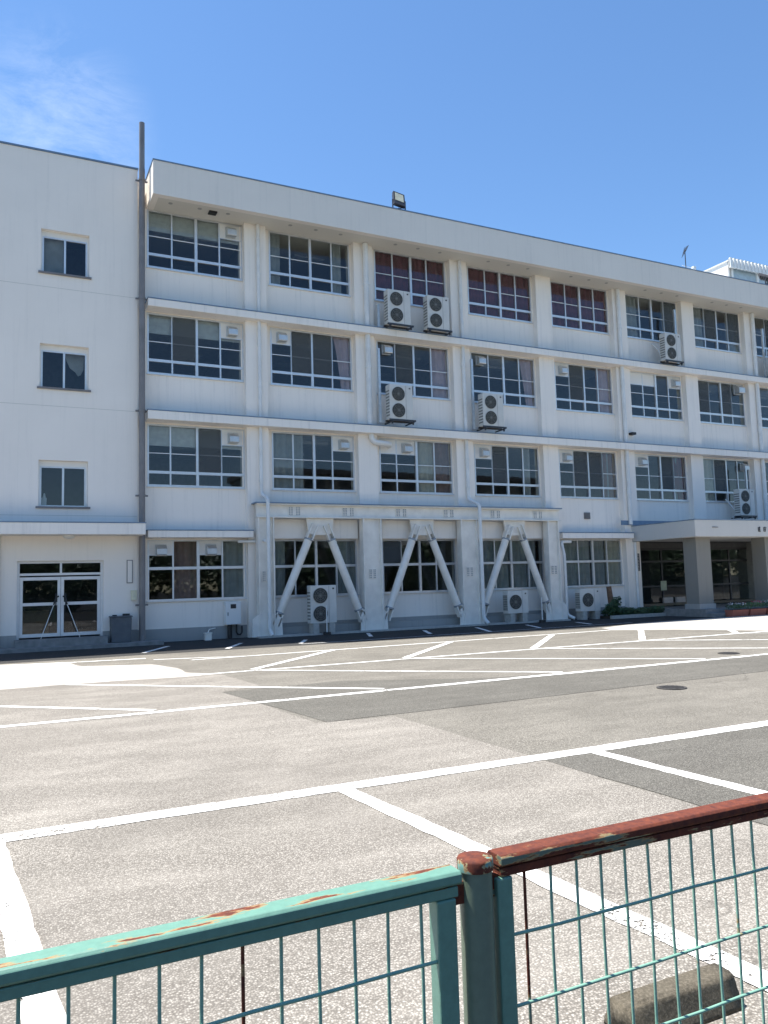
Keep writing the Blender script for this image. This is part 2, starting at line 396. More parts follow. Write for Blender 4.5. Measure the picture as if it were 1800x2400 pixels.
# ------------------------------------------------------------------ school building (main block)
XE = 46.0
SB = empty('school_building', (10, 4, 0), 'long white four storey school block with window rows and projecting floor ledges', 'building')
BAY, WW = 4.1, 3.06
NB = 9                                                     # bays B, C, D ...
ZW = {1: (1.30, 3.24), 2: (4.97, 6.98), 3: (8.64, 10.66), 4: (12.2, 14.16)}
mb = MB()
for (z0, z1) in ((.42, 1.30), (3.24, 4.97), (6.98, 8.64), (10.66, 12.2)):
    if z0 < 1: mb.box(-4.5, 16.16, -.03, .2, z0, z1)
    elif z0 < 4: mb.box(-4.5, XE, -.03, .2, z0, z1)
    else: mb.box(-4.5, XE, -.03, .2, z0, z1)
# piers between windows
for i in range(-1, NB+1):
    for fl, (z0, z1) in ZW.items():
        if fl == 1 and i > 3: continue
        x0 = i*BAY+3.03; mb.box(x0, x0+1.06, -.028, .198, z0-.004, z1+.004)
for fl, (z0, z1) in ZW.items(): mb.box(-4.52, -4.16, -.028, .198, z0-.004, z1+.004)
mb.box(NB*BAY+4.0, XE, -.026, .19, 4.9, 14.2)
mb.box(-4.5, XE, 8.8, 9.0, 0, 15.2)                         # back wall
mb.box(-4.5, -4.3, .2, 8.8, 0, 15.2); mb.box(XE-.2, XE, .2, 8.8, 0, 15.2)
obj('wall', mb, 'wall', SB)
mb = MB(); mb.box(-4.5, 16.16, -.05, .2, 0, .42); obj('plinth', mb, 'plinth', SB)
for i in range(-1, NB+1):
    x0 = i*BAY+3.12
    mb = MB(); mb.box(x0, x0+.76, -.30, -.02, 0.0 if i < 4 else 3.3, 14.2); obj('column', mb, 'wall', SB)
def ledge(x0, x1, z0, z1, y=-.6):
    mb = MB(); mb.box(x0, x1, y, -.01, z0, z1); o = obj('ledge', mb, 'slab_paint', SB, .012)
    mb = MB(); mb.box(x0-.012, x1+.012, y-.014, -.035, z1+.001, z1+.03); obj('flashing', mb, 'flashing', o)
ledge(-4.24, XE, 10.70, 10.95); ledge(-4.25, XE, 7.03, 7.31); ledge(-4.25, -.88, 3.28, 3.50); ledge(11.85, 15.6, 3.25, 3.47)
# roof with deep eave and parapet
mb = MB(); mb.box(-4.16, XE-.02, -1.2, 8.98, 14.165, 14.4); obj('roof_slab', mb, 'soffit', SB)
mb = MB(); mb.box(-4.185, XE, -1.215, -1.0, 14.15, 15.26); mb.box(-4.18, -3.98, -1.0, 9.0, 14.155, 15.255)
par = obj('parapet', mb, 'parapet_dimmed', SB)
mb = MB(); mb.box(-4.2, XE, -1.235, -.98, 15.262, 15.30); mb.box(-4.2, -3.96, -.98, 9.0, 15.261, 15.299); obj('flashing', mb, 'flashing', par)
mb = MB(); mb.box(-3.979, XE-.03, -.999, 8.79, 14.401, 14.46); obj('roof_membrane', mb, 'roof_membrane', SB)
mb = MB(); mb.disc((0, 0), .07, -.006, .0, 14); vent_me = mb.mesh('soffit_vent', 'curtain_grey')
for i in range(-1, NB):
    for k in range(3):
        o = put('soffit_vent', vent_me, SB, (i*BAY+.55+k*.95, -.72, 14.162)); o.rotation_euler.x = math.pi/2
mb = MB(); mb.box(-2.28, -2.02, -.75, -.5, 14.12, 14.17); obj('eave_lamp', mb, 'black', SB)

# interior: floors, ceilings, back partition, room dividers
for fl in range(1, 5):
    z0, z1 = ZW[fl]; ceil = z1+.06 ; flo = z0-.86
    mb = MB(); mb.box(-4.28, XE-.25, .21, 7.6, ceil, ceil+.1); obj('ceiling', mb, 'room_ceiling', SB)
    mb = MB(); mb.box(-4.28, XE-.25, .21, 7.6, flo-.1, flo); obj('floor', mb, 'room_floor', SB)
    mb = MB(); mb.box(-4.28, XE-.25, 7.0, 7.15, flo+.001, ceil-.001); obj('partition', mb, 'room_wall', SB)
    for k, i in enumerate((-1, 1, 3, 5, 7)):
        x = i*BAY+3.5; mb = MB(); mb.box(x-.07, x+.07, .22, 6.99, flo+.002, ceil-.002); obj('partition', mb, 'room_wall', SB)
    for k in range(10):                                                 # blackboards, shelves, lamps of the rooms
        x = -3+k*4.1
        mb = MB(); mb.box(x, x+2.6, 6.6, 6.95, flo+.01, flo+1.0+.9*R()); obj('cabinet', mb, 'furniture', SB)
        if fl > 1:
            mb = MB(); mb.box(x+.4, x+1.6, 1.5, 1.75, ceil-.12, ceil-.02); mb.box(x+.4, x+1.6, 4.1, 4.35, ceil-.12, ceil-.02); obj('room_lamp', mb, 'aluminium_white', SB)

# windows -----------------------------------------------------------------------
PANE = {}
def pane_me(wd, h):
    k = (round(wd, 3), round(h, 3))
    if k not in PANE: PANE[k] = MB().box(0, wd, -.004, .004, 0, h).mesh('pane', 'glass')
    return PANE[k]
CUR = {}
def curtain_me(wd, h, m, taper=0):
    k = (round(wd, 2), round(h, 2), m, taper)
    if k not in CUR:
        mb = MB(); n = max(12, int(wd/.028)); rows = 5; ph = R()*6
        for r in range(rows+1):
            t = r/rows
            for i in range(n+1):
                u = i/n
                x = u*wd if not taper else wd - (1-u)*wd*(1 - taper*(1-t)**.7)
                mb.v.append((x, .035*math.sin(u*n*.62+ph)+.018*math.sin(u*n*.23+t*2), h*t))
        for r in range(rows):
            for i in range(n):
                a = r*(n+1)+i; mb.f.append((a, a+1, a+n+2, a+n+1)); mb.sm.append(1)
        CUR[k] = mb.mesh('curtain', m)
    return CUR[k]
HOOD = None
def hood_at(parent, x, z, s=1.0, y=-.02):
    global HOOD
    if HOOD is None:
        mb = MB(); mb.prism([(0, 0), (0, .36), (-.10, .36), (-.27, .22), (-.27, .03), (-.25, 0)], 'x', -.17, .17)
        mb.box(-.19, .19, -.02, .03, -.02, .38); HOOD = mb.mesh('vent_hood', 'galvanised')
    o = put('vent_hood', HOOD, parent, (x, y, z)); o.scale = (s, s, s); return o
def window(parent, x0, z0, wd, h, spec, low=.45, mid=.62, y=0., ground=False):
    """four sliding lights over four small lights. spec: dict(col -> letters)"""
    fr = MB(); d0, d1 = -.045, .045
    fr.box(0, wd, d0, d1, 0, .05).box(0, wd, d0, d1, h-.05, h).box(0, .05, d0+.003, d1-.003, .05, h-.05).box(wd-.05, wd, d0+.003, d1-.003, .05, h-.05)
    q = wd/4
    fr.box(wd/2-.045, wd/2+.045, d0-.008, d1-.008, .05, h-.05)
    if ground: low = h*.53
    fr.box(.05, wd/2-.045, d0+.004, d1-.004, low-.045, low+.045); fr.box(wd/2+.045, wd-.05, d0+.004, d1-.004, low-.045, low+.045)
    offs = [0, 0, 0, 0]
    for c in (1, 3):
        xm = q*c + random.choice((0, 0, 0, .06, -.07))*(1 if spec.get('slide', 1) else 0); offs[c] = xm
        fr.box(xm-.025, xm+.025, d0+.012, d1-.012, .05, low-.045)
        fr.box(xm-.025, xm+.025, d0+.016, d1-.016, low+.045, h-.05)
    o = put('window', fr.mesh('window', 'aluminium'), parent, (x0, y, z0))
    edges = [.05, offs[1], wd/2, offs[3], wd-.05]
    rails = MB(); has = False
    for c in range(4):
        s = spec.get(c, '')
        a = edges[c] + (.0 if c == 0 else .026 if c in (1, 3) else .046); b = edges[c+1] - (.026 if c in (0, 2) else .046 if c == 1 else 0)
        yy = -.012 if c in (0, 3) else .014
        cells = [(.05, low-.045)]
        top = h-.05
        if 'w' in s:
            ph = .50 if not ground else .42
            p = put('panel', MB().box(0, b-a, -.012, .012, 0, ph).mesh('panel', 'panel_white'), o, (x0+a, y+yy, z0+top-ph))
            fr2 = MB().box(0, b-a, -.02, .02, -.03, 0).mesh('window_rail', 'aluminium'); put('window_rail', fr2, o, (x0+a, y+yy, z0+top-ph))
            top = top-ph-.03
        if not ground:
            mz = low+mid
            rails.box(a, b, yy-.014, yy+.014, mz-.014, mz+.014); has = True
            cells += [(low+.045, mz-.014), (mz+.014, top)]
        else: cells += [(low+.045, top)]
        for (u, v_) in cells:
            put('pane', pane_me(b-a, v_-u), o, (x0+a, y+yy, z0+u))
        if 'h' in s:
            hood_at(o, x0+(a+b)/2, z0+h-.50, .92 if 'H' not in s else 1.15, y-.03)
        if 's' in s: put('insect_screen', MB().box(0, b-a+.04, -.003, .003, 0, h-.1-low-.04).mesh('insect_screen', 'screen'), o, (x0+a-.02, y-.052, z0+low+.06))
        for ch, m in (('r', 'curtain_red'), ('p', 'curtain_pink'), ('g', 'curtain_grey'), ('b', 'curtain_beige'), ('n', 'blind_brown')):
            if ch in s: put('curtain', curtain_me(b-a+.06, h-.04, m), o, (x0+a-.03, y+.10, z0+.02))
        if 'P' in s: put('curtain', curtain_me(.62, h-.04, 'curtain_pink', .45), o, (x0+b-.60, y+.10, z0+.02))
        if 'L' in s: put('curtain', curtain_me(.38, h-.04, 'curtain_grey'), o, (x0+a, y+.10, z0+.02))
    if spec.get('blind'):
        bh = spec['blind']; put('roller_blind', MB().box(0, wd-.1, 0, .006, 0, bh).mesh('roller_blind', 'blind_grey'), o, (x0+.05, y+.09, z0+h-bh-.04))
    if has: put('glazing_bar', rails.mesh('glazing_bar', 'aluminium_white'), o, (x0, y, z0))
    sill = MB().box(-.03, wd+.03, -.09, -.02, -.035, -.001).mesh('sill', 'aluminium'); put('sill', sill, o, (x0, y, z0))
    return o
S = {
 (4,-1): {3:'wh','blind':.62}, (4,0): {0:'L', 3:'L'}, (4,1): {0:'r',1:'r',2:'r',3:'r'}, (4,2): {0:'r',1:'r',2:'r',3:'r'}, (4,3): {0:'r',1:'r',2:'r',3:'r'},
 (4,4): {0:'g',3:'gs'}, (4,5): {0:'g',1:'s',3:'gs'}, (4,6): {1:'s'}, (4,7): {}, (4,8): {0:'g'},
 (3,-1): {1:'s',3:'wh','blind':.60}, (3,0): {0:'wh',1:'s',2:'s',3:'P'}, (3,1): {0:'h',1:'s',3:'p'}, (3,2): {0:'h',3:'P'}, (3,3): {0:'wh',1:'s',3:'p'},
 (3,4): {0:'w',1:'w',3:'wh'}, (3,5): {0:'s',2:'s',3:'hH'}, (3,6): {1:'s'}, (3,7): {}, (3,8): {},
 (2,-1): {2:'s',3:'wh','blind':.64}, (2,0): {0:'g',1:'L',3:'wh'}, (2,1): {0:'w',1:'wh',2:'b',3:'n'}, (2,2): {0:'wh',1:'s',3:'L'}, (2,3): {0:'wh',1:'s',2:'s',3:'nL'},
 (2,4): {0:'wh',2:'s',3:'rL'}, (2,5): {0:'b',1:'s',3:'h'}, (2,6): {1:'b'}, (2,7): {}, (2,8): {},
 (1,-1): {0:'wh',1:'n',2:'wh',3:'g'}, (1,0): {0:'L',3:'g'}, (1,1): {0:'s'}, (1,2): {0:'g',1:'g',2:'g',3:'L'}, (1,3): {0:'g',1:'g',2:'g',3:'b'},
}
for (fl, i), sp in S.items():
    z0, z1 = ZW[fl]
    if i == -1: window(SB, -4.18, z0, 3.20, z1-z0, sp, ground=fl == 1)
    else: window(SB, i*BAY-.02, z0, WW+.02, z1-z0, sp, ground=fl == 1)

# downpipes on the columns
def pipe(parent, pts, r, m='pipe_white', name='downpipe', clamps=()):
    mb = MB(); P = [Vector(p) for p in pts]; out = [P[0]]
    for i in range(1, len(P)-1):                                         # rounded elbows
        a = (P[i-1]-P[i]); b = (P[i+1]-P[i]); e = min(a.length, b.length, r*2.2)
        a = P[i]+a.normalized()*e; b = P[i]+b.normalized()*e
        for t in (0, .25, .5, .75, 1): out.append(a*(1-t)**2 + P[i]*2*t*(1-t) + b*t*t)
    out.append(P[-1]); mb.tube(out, r, 12)
    for z in clamps: mb.tube([(P[0].x, P[0].y, z-.035), (P[0].x, P[0].y, z+.035)], r*1.22, 12); mb.box(P[0].x-.015, P[0].x+.015, P[0].y, P[0].y+.1, z-.02, z+.02)
    return obj(name, mb, m, parent)
cl = (13.6, 12.4, 9.9, 8.4, 6.3, 5.2)
pipe(SB, [(-.52, -.37, 14.14), (-.52, -.37, 4.75), (-.46, -.86, 4.55), (-.46, -.86, .22), (-.40, -1.02, .07)], .06, clamps=cl)
pipe(SB, [(3.56, -.40, 14.14), (3.56, -.40, 7.33)], .10, clamps=(12.6, 9.5)); pipe(SB, [(3.60, -.40, 7.03), (3.60, -.40, 6.74), (4.35, -.40, 6.70), (4.45, -.1, 6.70)], .10)
pipe(SB, [(7.63, -.38, 14.14), (7.63, -.38, 4.75), (7.78, -.88, 4.5), (7.78, -.88, .25), (7.88, -1.05, .07)], .07, clamps=cl)
pipe(SB, [(15.66, -.39, 14.14), (15.66, -.39, 3.85)], .085, clamps=cl); pipe(SB, [(15.84, -.39, 3.1), (15.84, -.39, .3)], .06)
pipe(SB, [(24.1, -.39, 14.14), (24.1, -.39, 3.85)], .085, clamps=cl)
pipe(SB, [(-1.35, -.40, 3.16), (-.55, -.40, 3.16), (-.55, -.86, 3.16)], .05)
pipe(SB, [(12.35, -.45, 3.12), (11.86, -.45, 3.12), (11.86, -.62, 2.6), (11.86, -.62, .2), (12.05, -.85, .07)], .065)
mb = MB(); mb.box(13.46, 13.74, -.10, -.028, 4.09, 4.36)
for k in range(4): mb.box(13.48, 13.72, -.125, -.10, 4.12+k*.06, 4.15+k*.06)
obj('louvre_vent', mb, 'pipe_grey', SB)
mb = MB(); mb.box(15.92, 16.14, -.52, -.30, 7.72, 7.82); mb.tube([(15.95, -.3, 7.77), (15.95, -.02, 7.9)], .02, 6); obj('security_camera', mb, 'black', SB)

# entrance porch: canopy, columns, recess and doors
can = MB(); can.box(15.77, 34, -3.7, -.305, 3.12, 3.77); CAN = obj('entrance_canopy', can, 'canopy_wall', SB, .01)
mb = MB(); mb.box(15.755, 34, -3.715, -.31, 3.772, 3.80); obj('flashing', mb, 'flashing', CAN)
mb = MB(); mb.box(15.2, 34, -.34, -.301, 3.83, 4.02); obj('upstand', mb, 'flashing', SB)
for x in (16.25, 20.2, 24.2): 
    mb = MB(); mb.box(x, x+.78, -3.25, -2.6, .3, 3.118); c = obj('column', mb, 'porch_stone', CAN)
    mb = MB(); mb.box(x-.05, x+.83, -3.3, -2.55, .302, .5); obj('column_base', mb, 'plinth', c)
mb = MB(); mb.box(16.16, 34, -3.6, 2.2, .006, .3); obj('porch_step', mb, 'apron', SB)
mb = MB(); mb.box(16.16, 34, -4.0, -3.6, .006, .15); obj('porch_step', mb, 'apron', SB)
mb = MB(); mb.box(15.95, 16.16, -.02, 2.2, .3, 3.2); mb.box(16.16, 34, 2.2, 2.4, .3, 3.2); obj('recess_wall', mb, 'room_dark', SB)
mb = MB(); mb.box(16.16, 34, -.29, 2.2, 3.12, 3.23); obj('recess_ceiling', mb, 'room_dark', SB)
for x in (16.9, 21.2):
    dr = put('entrance_door', MB().box(0, 3.0, -.04, .04, 0, .06).box(0, 3, -.04, .04, 2.5, 2.6).box(0, .06, -.039, .039, .06, 2.5).box(2.94, 3, -.039, .039, .06, 2.5).box(1.46, 1.54, -.039, .039, .06, 2.5).box(.06, 1.46, -.037, .037, 1.95, 2.03).box(1.54, 2.94, -.037, .037, 1.95, 2.03).box(.06, 1.46, -.037, .037, .85, .92).box(1.54, 2.94, -.037, .037, .85, .92).mesh('entrance_door', 'dark_metal'), SB, (x, .75, .302))
    for a in (.06, 1.54):
        for z, h in ((.06, .79), (.92, 1.03), (2.03, .47)): put('pane', pane_me(1.40, h), dr, (x+a, .75, .302+z))
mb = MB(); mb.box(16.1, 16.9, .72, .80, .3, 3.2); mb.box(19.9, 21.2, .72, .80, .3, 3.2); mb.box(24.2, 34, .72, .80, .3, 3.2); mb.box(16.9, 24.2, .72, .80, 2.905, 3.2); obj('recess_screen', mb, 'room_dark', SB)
for x in (18.3, 19.05):
    mb = MB(); mb.box(x, x+.55, .60, .69, .31, .68); tag(obj('notice_board', mb, 'brown_box', None), 'pale board propped at the foot of the entrance door, %s of two' % ('left' if x < 18.5 else 'right'), 'board', 'boards at the entrance door')
mb = MB(); mb.box(18.25, 18.6, .695, .705, 1.0, 1.42); tag(obj('poster', mb, 'poster'), 'small pale poster stuck on the dark entrance door', 'poster')
# name lettering on the canopy edge, cut off by the picture's edge
mb = MB(); rs = random.Random(4)
for k in range(7):
    x = 19.27+k*.32
    mb.box(x+.02, x+.04, -3.722, -3.702, 3.32, 3.50)
    for z in (3.33, 3.40, 3.47): mb.box(x+.041, x+.13+.07*rs.random(), -3.720, -3.702, z-.008, z+.010)
    mb.box(x+.10, x+.12, -3.724, -3.7025, 3.30+.05*rs.random(), 3.52)
obj('lettering', mb, 'black', CAN)
mb = MB(); mb.box(16.7, 17.0, -3.728, -3.702, 3.47, 3.50); obj('canopy_label', mb, 'pipe_grey', CAN)
def plaque(x, y, z0, z1, label):
    mb = MB(); mb.box(x, x+.17, y-.04, y, z0, z1); o = obj('name_plaque', mb, 'room_dark'); tag(o, label, 'plaque', 'plaques at the entrance')
    r2 = random.Random(int(x)); mb = MB(); n = 6; h = (z1-z0)/n
    for k in range(n):
        z = z0+h*k+.02; mb.box(x+.04, x+.13, y-.048, y-.0405, z, z+.02); mb.box(x+.075, x+.095, y-.049, y-.0406, z+.02, z+h*.7); mb.box(x+.05, x+.12, y-.0485, y-.0405, z+h*.45, z+h*.55)
    obj('lettering', mb, 'curtain_grey', o)
mb = MB(); mb.box(15.72, 16.165, -.32, -.29, .3, 3.119); obj('pier', mb, 'wall', SB)
plaque(15.90, -.321, 1.88, 2.62, 'tall dark name plaque on the white pier left of the entrance')
plaque(20.45, -3.252, 1.75, 2.55, 'tall dark name plaque on the porch column at the right edge')

# ------------------------------------------------------------------ left wing
WG = empty('school_wing', (-12, 4, 0), 'plain white stair wing with three small windows and a glass entrance door', 'building')
X0 = -26.0; XR = -4.52
wins = [(11.40, 12.82), (7.80, 9.21), (4.17, 5.63)]; wx0, wx1 = -7.38, -5.99; dx0, dx1, dz1 = -7.92, -5.53, 2.60
mb = MB(); y0, y1 = -.30, -.02
mb.box(X0, wx0, y0, y1, dz1, 15.30); mb.box(wx1, XR, y0, y1, dz1, 15.30)
z = dz1
for (a, b) in wins[::-1]: mb.box(wx0, wx1, y0, y1, z, a); z = b
mb.box(wx0, wx1, y0, y1, z, 15.30)
mb.box(X0, dx0, y0, y1, .45, dz1); mb.box(dx1, XR, y0, y1, .45, dz1)
mb.box(X0, X0+.2, y1, 9, 0, 15.3); mb.box(XR-.2, XR, y1, 9, 0, 15.3); mb.box(X0+.2, XR-.2, 8.8, 9, 0, 15.3)
obj('wall', mb, 'wing_wall', WG)
mb = MB(); mb.box(X0, dx0, y0+.004, y1, 0, .45); mb.box(dx1, XR, y0+.004, y1, 0, .45); obj('plinth', mb, 'plinth', WG)
mb = MB(); mb.box(X0-.02, XR+.02, y0-.03, 9.02, 15.305, 15.36); obj('flashing', mb, 'flashing', WG)
for (zj) in (10.98, 7.28, 3.95):
    mb = MB(); mb.box(X0, XR-.02, y0-.002, y0-.0005, zj, zj+.018); obj('wall_joint', mb, 'soffit', WG)
for k, (a, b) in enumerate(wins):
    fr = MB(); wd, h = 1.30, b-a-.22
    fr.box(0, wd, -.03, .03, 0, .05).box(0, wd, -.03, .03, h-.05, h).box(0, .045, -.029, .029, .05, h-.05).box(wd-.045, wd, -.029, .029, .05, h-.05).box(wd/2-.03, wd/2+.03, -.035, .025, .05, h-.05)
    wo_ = put('window', fr.mesh('window', 'aluminium'), WG, (wx0+.045, -.10, a+.06))
    for q in (.045, wd/2+.03): put('pane', pane_me(wd/2-.075, h-.1), wo_, (wx0+.045+q, -.10+(0.012 if q > .1 else -.008), a+.11))
    mb = MB(); mb.box(wx0+.001, wx1-.001, -.13, -.07, b-.16, b-.001); mb.box(wx0+.001, wx0+.045, -.13, -.07, a+.06, b-.16); mb.box(wx1-.045, wx1-.001, -.13, -.07, a+.06, b-.16); obj('window_surround', mb, 'panel_white', wo_)
    mb = MB(); mb.box(wx0-.07, wx1+.07, -.36, -.07, a-.0, a+.055); obj('sill', mb, 'pipe_grey', wo_)
    mb = MB(); mb.box(wx0-.3, wx1+.3, 1.6, 1.7, a-.6, b+.3); obj('room_partition', mb, 'room_dark', WG)
    if k == 1: mb = MB(); mb.prism([(-6.66, 9.1), (-6.08, 9.1), (-6.10, 8.6), (-6.18, 8.42), (-6.26, 8.38), (-6.34, 8.50), (-6.5, 8.62), (-6.60, 8.85)], 'y', .12, .13); obj('blind', mb, 'curtain_grey', WG)
    if k == 0: mb = MB(); mb.box(-7.29, -6.72, .05, .06, a+.1, b-.1); obj('blind', mb, 'curtain_grey', WG)
    if k == 2: mb = MB(); mb.box(-7.27, -7.13, .1, .2, a+.1, a+.36); mb.tube([(-7.2, .15, a+.36), (-7.19, .15, a+.5)], [.05, .02], 8); obj('white_vase', mb, 'panel_white', WG)
# entrance door of the wing
DO = put('glass_door', MB().box(0, 2.39, -.04, .04, 2.20-.07, 2.20).box(0, 2.39, -.04, .04, 2.52-.03, 2.56).box(0, .07, -.039, .039, 0, 2.49).box(2.32, 2.39, -.039, .039, 0, 2.49).box(1.165, 1.225, -.041, .038, 2.20, 2.49).box(.07, 2.32, -.038, .038, 0, .05).mesh('glass_door', 'aluminium_white'), WG, (dx0, -.14, .04+.0))
for a in (.075, 1.20):
    lf = MB(); ww = 1.115
    lf.box(0, ww, -.025, .025, .36, .46).box(0, ww, -.025, .025, 2.03, 2.125).box(0, .085, -.024, .024, .46, 2.03).box(ww-.085, ww, -.024, .024, .46, 2.03).box(.085, ww-.085, -.024, .024, 1.28, 1.37)
    l = put('door_leaf', lf.mesh('door_leaf', 'aluminium_white'), DO, (dx0+a, -.14, 0))
    put('pane', pane_me(ww-.17, .82), DO, (dx0+a+.085, -.14, .46)); put('pane', pane_me(ww-.17, .66), DO, (dx0+a+.085, -.14, 1.37))
    put('pane', pane_me(1.08, .29), DO, (dx0+.08 if a < 1 else dx0+1.235, -.14, 2.24))
    hx = dx0+a+(ww-.13 if a < 1 else .13)
    mb = MB(); mb.tube([(hx, -.17, 1.62), (hx, -.23, 1.60), (hx, -.23, 1.22), (hx, -.17, 1.20)], .016, 8); obj('door_handle', mb, 'dark_metal', DO)
mb = MB(); mb.box(dx0-.3, dx1+.3, 2.6, 2.7, 0, 2.9); obj('room_partition', mb, 'room_dark', WG)
mb = MB(); mb.box(dx0-.3, dx1+.3, 0, 2.6, 2.8, 2.9); mb.box(dx0-.3, dx0-.2, 0, 2.6, 0, 2.8); mb.box(dx1+.2, dx1+.3, 0, 2.6, 0, 2.8); obj('room_partition', mb, 'room_wall', WG)
mb = MB(); mb.box(dx0+.15, dx0+1.0, 2.2, 2.58, .3, 1.1); obj('cabinet', mb, 'furniture', WG)
mb = MB(); mb.box(X0, -4.42, -1.2, -.302, 3.33, 3.67); wc = obj('canopy', mb, 'slab_paint', WG, .01)
mb = MB(); mb.box(X0, -4.405, -1.215, -.303, 3.672, 3.70); obj('flashing', mb, 'flashing', wc)
mb = MB(); mb.tube([(-6.55, -.75, 3.329), (-6.55, -.75, 3.30), (-6.55, -.75, 3.25), (-6.55, -.75, 3.22)], [.17, .175, .14, .05], 18); obj('ceiling_lamp', mb, 'panel_white', wc)
mb = MB(); mb.box(dx0-.05, dx1+.08, -.78, -.302, .11, .32); obj('door_step', mb, 'apron', WG)
mb = MB(); mb.box(X0, -3.9, -1.25, -.303, .004, .11); obj('apron', mb, 'apron', WG)
pipe(WG, [(-8.42, -.38, 3.32), (-8.42, -.38, .12)], .05)
mb = MB(); mb.box(-4.85, -4.67, -.325, -.302, 1.88, 2.60); nb = obj('notice_frame', mb, 'pipe_grey', WG)
mb = MB(); mb.box(-4.825, -4.695, -.332, -.3255, 1.905, 2.575); obj('notice_sheet', mb, 'wing_wall', nb)
mb = MB(); mb.box(-4.72, -4.56, -.40, -.302, 1.36, 1.63); mb.box(-4.73, -4.55, -.42, -.302, 1.632, 1.66); tag(obj('mailbox', mb, 'cream'), 'small cream wall box beside the tall grey flue pipe', 'wall box')
BN = empty('storage_bin', (-5.05, -.55, .11), 'dark grey bin standing right of the glass door with things on its lid', 'bin')
mb = MB(); mb.prism([(-5.34, .112), (-4.78, .112), (-4.76, .86), (-5.36, .86)], 'y', -.78, -.36); obj('bin_body', mb, 'bin_grey', BN, .02)
mb = MB(); mb.box(-5.38, -4.74, -.80, -.34, .861, .90); obj('lid', mb, 'bin_grey', BN, .01)
mb = MB(); mb.box(-5.0, -4.8, -.62, -.5, .90, .96); mb.box(-5.3, -5.18, -.66, -.55, .90, .935); obj('lid_handle', mb, 'black', BN)
PR = empty('door_props', (-6.72, -.5, .11), 'pair of thin white rods with black tops leaning before the glass doors', 'rods')
for s, xt, xb in ((0, -6.92, -7.28), (1, -6.55, -6.22)):
    mb = MB(); mb.tube([(xb, -.62, .33), (xt, -.27, 1.30)], .011, 7); obj('rod', mb, 'pipe_white', PR)
    mb = MB(); mb.tube([(xt, -.27, 1.29), (xt+(.05 if not s else -.05), -.25, 1.5), (xt+(.14 if not s else -.12), -.24, 1.55)], .022, 8); obj('rod_top', mb, 'black', PR)

# ------------------------------------------------------------------ tall flue pipe in the corner
FL = empty('flue_pipe', (-4.41, -.46, 0), 'tall grey pipe rising in the corner past both roofs', 'pipe')
mb = MB(); mb.tube([(-4.41, -.46, .05), (-4.41, -.46, 15.28)], .095, 18); obj('lower_pipe', mb, 'pipe_grey', FL)
mb = MB(); mb.tube([(-4.41, -.46, 15.20), (-4.41, -.46, 16.85)], .088, 18); obj('upper_pipe', mb, 'pipe_grey', FL)
for z in (1.2, 4.6, 7.3, 10.95, 14.9):
    mb = MB(); mb.tube([(-4.41, -.46, z-.03), (-4.41, -.46, z+.03)], .112, 18); mb.box(-4.60, -4.22, -.40, -.37, z-.025, z+.025); obj('clamp', mb, 'pipe_grey', FL)

# ------------------------------------------------------------------ steel brace frame
BF = empty('steel_brace_frame', (5.4, -.62, 0), 'grey bolted steel frame with three inverted V braces across the ground floor', 'brace frame')
mb = MB(); mb.box(-.80, 11.66, -.80, -.46, 3.93, 3.97); mb.box(-.80, 11.66, -.80, -.46, 4.36, 4.40); mb.box(-.80, 11.66, -.66, -.60, 3.97, 4.36); obj('beam', mb, 'steel_grey', BF)
mb = MB(); mb.box(-.86, 11.7, -.83, -.305, 4.402, 4.44); obj('cover_plate', mb, 'flashing', BF)
plate = MB().box(-.22, .22, -.02, .0, -.14, .14); bolts = MB()
for i in range(-2, 3):
    for j in range(-2, 3):
        if i: bolts.box(i*.085-.016, i*.085+.016, -.045, -.02, j*.055-.014, j*.055+.014)
plate_me = plate.mesh('splice_plate', 'steel_grey'); bolt_me = bolts.mesh('bolts', 'steel_bolt')
def splice(x, y, z, sc_=(1, 1, 1)):
    p = put('splice_plate', plate_me, BF, (x, y, z)); p.scale = sc_
    b = bpy.data.objects.new('bolts', bolt_me); COL.objects.link(b); b.parent = p; b['kind'] = 'stuff'
for k in range(3):
    for dx in (-.93, 1.05): splice(1.45+4.05*k+dx, -.661, 4.165)
for xc in (-.50, 3.36, 7.36, 11.26):
    mb = MB(); w2 = .27 if xc < 0 or xc > 11 else .36
    mb.box(xc-w2, xc-w2+.04, -.79, -.46, .06, 3.929); mb.box(xc+w2-.04, xc+w2, -.79, -.46, .06, 3.929); mb.box(xc-w2+.04, xc+w2-.04, -.68, -.62, .06, 3.929); obj('post', mb, 'steel_grey', BF)
    splice(xc, -.681, 2.0, (.6, 1, 1.2))
    mb = MB(); mb.prism([(xc-.52, .03), (xc+.52, .03), (xc+.50, .60), (xc+w2+.01, .78), (xc-w2-.01, .78), (xc-.50, .60)], 'y', -.76, -.71); obj('base_gusset', mb, 'steel_grey', BF)
mb = MB(); mb.box(-.85, 11.7, -1.02, -.32, .006, .06); obj('base_kerb', mb, 'concrete', BF)
